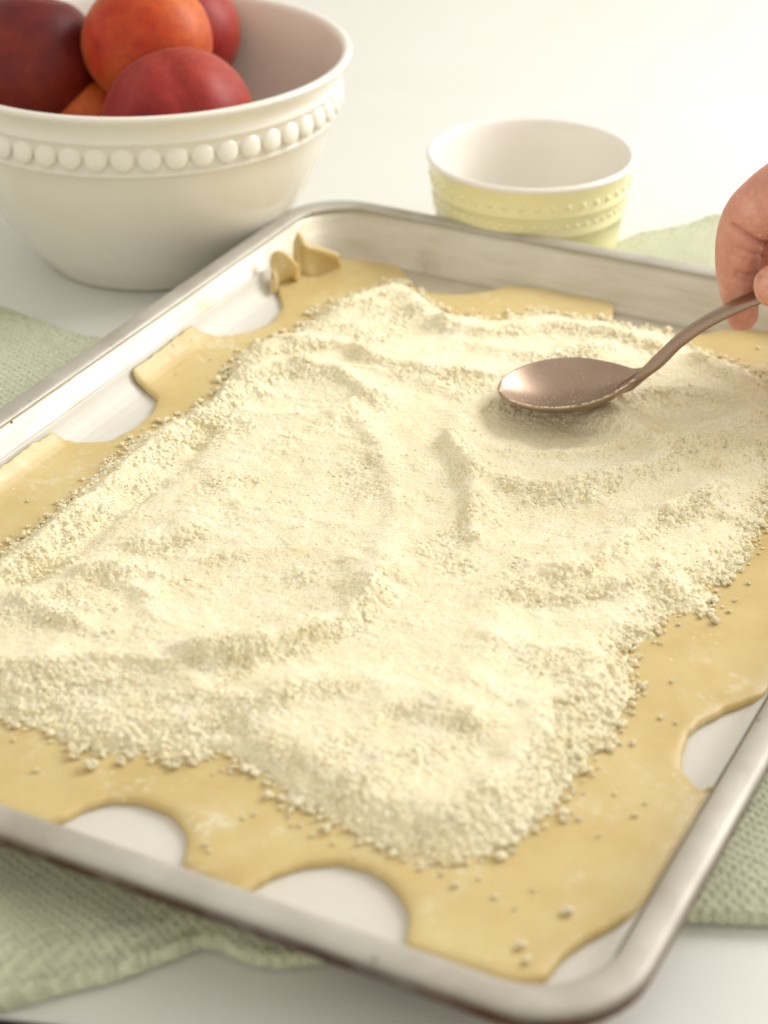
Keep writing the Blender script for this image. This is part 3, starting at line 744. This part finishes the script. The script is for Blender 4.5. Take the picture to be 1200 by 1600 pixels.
s = so_.modifiers.new('soft', 'SUBSURF'); s.levels = 1; s.render_levels = 2
pa = mid
path = [nk - e1*.010 - e3*.0062, nk - e1*.004 - e3*.0030] + [unv(x, y, pa) for x, y in ((1016, 575), (1034, 559), (1060, 534), (1100, 505), (1150, 479), (1200, 459), (1265, 441), (1330, 430), (1400, 424), (1470, 424))]
path = spline(path, 60); v, f = [], []; nc = 16
for i, p in enumerate(path):
    t = i/59; tg_ = path[min(i+1, 59)]-path[max(i-1, 0)]; tg_ /= np.linalg.norm(tg_)
    side = np.cross(tg_, np.array([0, 0, 1.0])); side /= np.linalg.norm(side); nn = np.cross(side, tg_)
    wd = np.interp(t, [0, .06, .15, .35, .6, .9, .97, 1], [.0030, .0043, .0039, .0036, .0050, .0092, .0085, .003]); th_ = np.interp(t, [0, .1, .3, .6, 1], [.0010, .0020, .0023, .0017, .0011])
    for k2 in range(nc):
        a = 2*math.pi*k2/nc; ca, sa = math.cos(a), math.sin(a)
        v.append(p - tip + side*wd*math.copysign(abs(ca)**.85, ca) + nn*th_*math.copysign(abs(sa)**.85, sa))
for i in range(59):
    for k2 in range(nc): f.append((i*nc+k2, i*nc+(k2+1) % nc, (i+1)*nc+(k2+1) % nc, (i+1)*nc+k2))
f.append(tuple(reversed(range(nc)))); f.append(tuple(range(59*nc, 60*nc)))
hme = make_mesh('handle', v, f)
bm = bmesh.new(); bm.from_mesh(hme); bmesh.ops.recalc_face_normals(bm, faces=bm.faces[:]); bm.to_mesh(hme); bm.free()
obj('handle', hme, M['spoon'], spoon)
# dusting of grains in the spoon and along its near lip
X, Y, Zs, R_ = [], [], [], []
for i in range(420):
    s = random.uniform(.06, .92); t = random.uniform(-1, .9) if i > 170 else -1+abs(random.gauss(0, .03))
    wd = SW*(math.sin(math.pi*s**.88)**(.58+.55*max(0, s-.4)))*(1-.10*(s-.45)); dp = .0098*(math.sin(math.pi*(s*.97+.015))**.75)
    p = tip + e1*L1*s + e2*wd*t - e3*dp*(1-abs(t)**2.2) + e3*(.0012*(s-.5)+.0006); r = random.uniform(.00012, .00030) if i > 170 else random.uniform(.0002, .00045)
    X.append(p[0]); Y.append(p[1]); Zs.append(p[2]); R_.append(r)
tag(scatter('spoon_grains', X, Y, Zs, R_), 'fine pale crumb dust clinging inside and along the lip of the spoon', 'crumb dust', kind='stuff')

# ------------------------------------------------------------------ hand holding the spoon
hp = lambda x, y, o=0.0: unv(x, y, pa, o)
MM = 1/3.84e3                                                    # a photo pixel at the spoon, in metres
def chain(pts, seg=10):
    "tapered tube through (x, y, offset, radius px)"
    P = spline([np.r_[hp(x, y, o), r*MM] for x, y, o, r in pts], seg*(len(pts)-1)+1); v, f = [], []; n_ = 18
    for i, q in enumerate(P):
        c = q[:3]; tg_ = P[min(i+1, len(P)-1)][:3]-P[max(i-1, 0)][:3]; tg_ /= np.linalg.norm(tg_)
        a1 = np.cross(tg_, np.array([.31, -.2, .93])); a1 /= np.linalg.norm(a1); b1 = np.cross(tg_, a1)
        for k2 in range(n_): a = 2*math.pi*k2/n_; v.append(c+(a1*math.cos(a)+b1*math.sin(a))*q[3])
    m_ = len(P)
    for i in range(m_-1):
        for k2 in range(n_): f.append((i*n_+k2, i*n_+(k2+1) % n_, (i+1)*n_+(k2+1) % n_, (i+1)*n_+k2))
    for end, sgn in ((0, -1), (m_-1, 1)):                          # rounded ends
        c, r = P[end][:3], P[end][3]; tg_ = P[end][:3]-P[end-sgn][:3]; tg_ /= np.linalg.norm(tg_)
        a1 = np.cross(tg_, np.array([.31, -.2, .93])); a1 /= np.linalg.norm(a1); b1 = np.cross(tg_, a1); prev = [end*n_+k2 for k2 in range(n_)]
        for q in (.35, .65, .88):
            st = len(v); rr_ = math.sqrt(1-q*q)
            for k2 in range(n_): a = 2*math.pi*k2/n_; v.append(c+tg_*r*q+(a1*math.cos(a)+b1*math.sin(a))*r*rr_)
            cur = list(range(st, st+n_))
            for k2 in range(n_): f.append((prev[k2], prev[(k2+1) % n_], cur[(k2+1) % n_], cur[k2]))
            prev = cur
        v.append(c+tg_*r); f += [(prev[k2], prev[(k2+1) % n_], len(v)-1) for k2 in range(n_)]
    return v, f
fingers = [
    [(1345, 232, -.012, 50), (1262, 270, -.011, 46), (1186, 326, -.010, 43), (1161, 362, -.0105, 38), (1153, 410, -.011, 34), (1155, 445, -.0115, 31), (1159, 492, -.012, 25)],      # index
    [(1370, 235, -.028, 52), (1280, 290, -.030, 46), (1214, 345, -.031, 43), (1206, 405, -.030, 37), (1222, 440, -.029, 33), (1252, 470, -.027, 27)],     # middle
    [(1400, 255, -.046, 50), (1330, 320, -.048, 44), (1290, 385, -.048, 41), (1300, 445, -.046, 35), (1330, 480, -.043, 30)],                              # ring
    [(1430, 290, -.062, 44), (1375, 355, -.063, 38), (1345, 410, -.062, 35), (1360, 455, -.060, 30), (1385, 475, -.058, 25)],                               # little
    [(1470, 395, .000, 62), (1400, 425, .006, 52), (1320, 437, .010, 43), (1262, 443, .0115, 39), (1212, 447, .011, 33)],                                    # thumb
    [(1345, 232, -.012, 52), (1430, 250, -.014, 62), (1520, 275, -.020, 74), (1620, 300, -.024, 80)],                                                         # palm, four rays
    [(1370, 240, -.028, 54), (1460, 270, -.030, 66), (1560, 292, -.030, 76)],
    [(1400, 260, -.045, 52), (1480, 290, -.044, 64), (1580, 305, -.036, 74)],
    [(1430, 295, -.060, 48), (1500, 320, -.054, 60), (1590, 320, -.042, 70)],
    [(1470, 395, .0, 62), (1540, 355, -.008, 74), (1620, 320, -.020, 78)],
    [(1590, 305, -.026, 84), (1720, 300, -.028, 88), (1900, 280, -.030, 104), (2200, 240, -.034, 128), (2600, 190, -.04, 150)]]
V, F = [], []
for ch in fingers:
    v, f = chain(ch); F += [tuple(i+len(V) for i in q) for q in f]; V += [tuple(p) for p in v]
hm = make_mesh('hand_raw', V, F); tmp = bpy.data.objects.new('hand_raw', hm); col.objects.link(tmp)
r_ = tmp.modifiers.new('r', 'REMESH'); r_.mode = 'VOXEL'; r_.voxel_size = .0010
r_ = tmp.modifiers.new('s', 'SMOOTH'); r_.factor = .5; r_.iterations = 5
dg = bpy.context.evaluated_depsgraph_get(); ev = tmp.evaluated_get(dg); hme = bpy.data.meshes.new_from_object(ev)
bpy.data.objects.remove(tmp); hme.name = 'hand'
co = np.zeros(len(hme.vertices)*3, np.float32); hme.vertices.foreach_get('co', co); co = co.reshape(-1, 3).astype(float)
nrm = np.zeros(len(hme.vertices)*3, np.float32); hme.vertices.foreach_get('normal', nrm); nrm = nrm.reshape(-1, 3)
dv = co-CAM; wv = dv @ fw; PX = 600+FPX*(dv @ rt)/wv; PY = 800-FPX*(dv @ up)/wv
facing_ = (nrm @ -hf) > -.1
for crease, dep, wd in (([(1143, 352), (1160, 364), (1180, 377), (1205, 385)], .0024, 4.0), ([(1150, 388), (1172, 395), (1195, 400)], .0010, 3.5), ([(1152, 427), (1170, 431), (1188, 430)], .0014, 3.5), ([(1145, 398), (1165, 407)], .0008, 3), ([(1148, 434), (1166, 440), (1184, 438)], .0009, 3)):
    d, _ = line_d(np.array(crease, float), PX, PY); near = facing_ & (np.abs(dv @ hf - (pa-CAM) @ hf) < .022)
    co -= nrm*(dep*np.exp(-(d/wd)**2)*near)[:, None]
co += nrm*(.0004*(fbm(PX/28, PY/28, 3, 3)-.45))[:, None]
hme.vertices.foreach_set('co', co.astype(np.float32).ravel()); hme.update(); hme.shade_smooth()
hme.materials.clear()
hand = obj('person', hme, M['skin']); tag(hand, 'bare hand gripping the spoon handle between thumb and bent forefinger', 'hand')
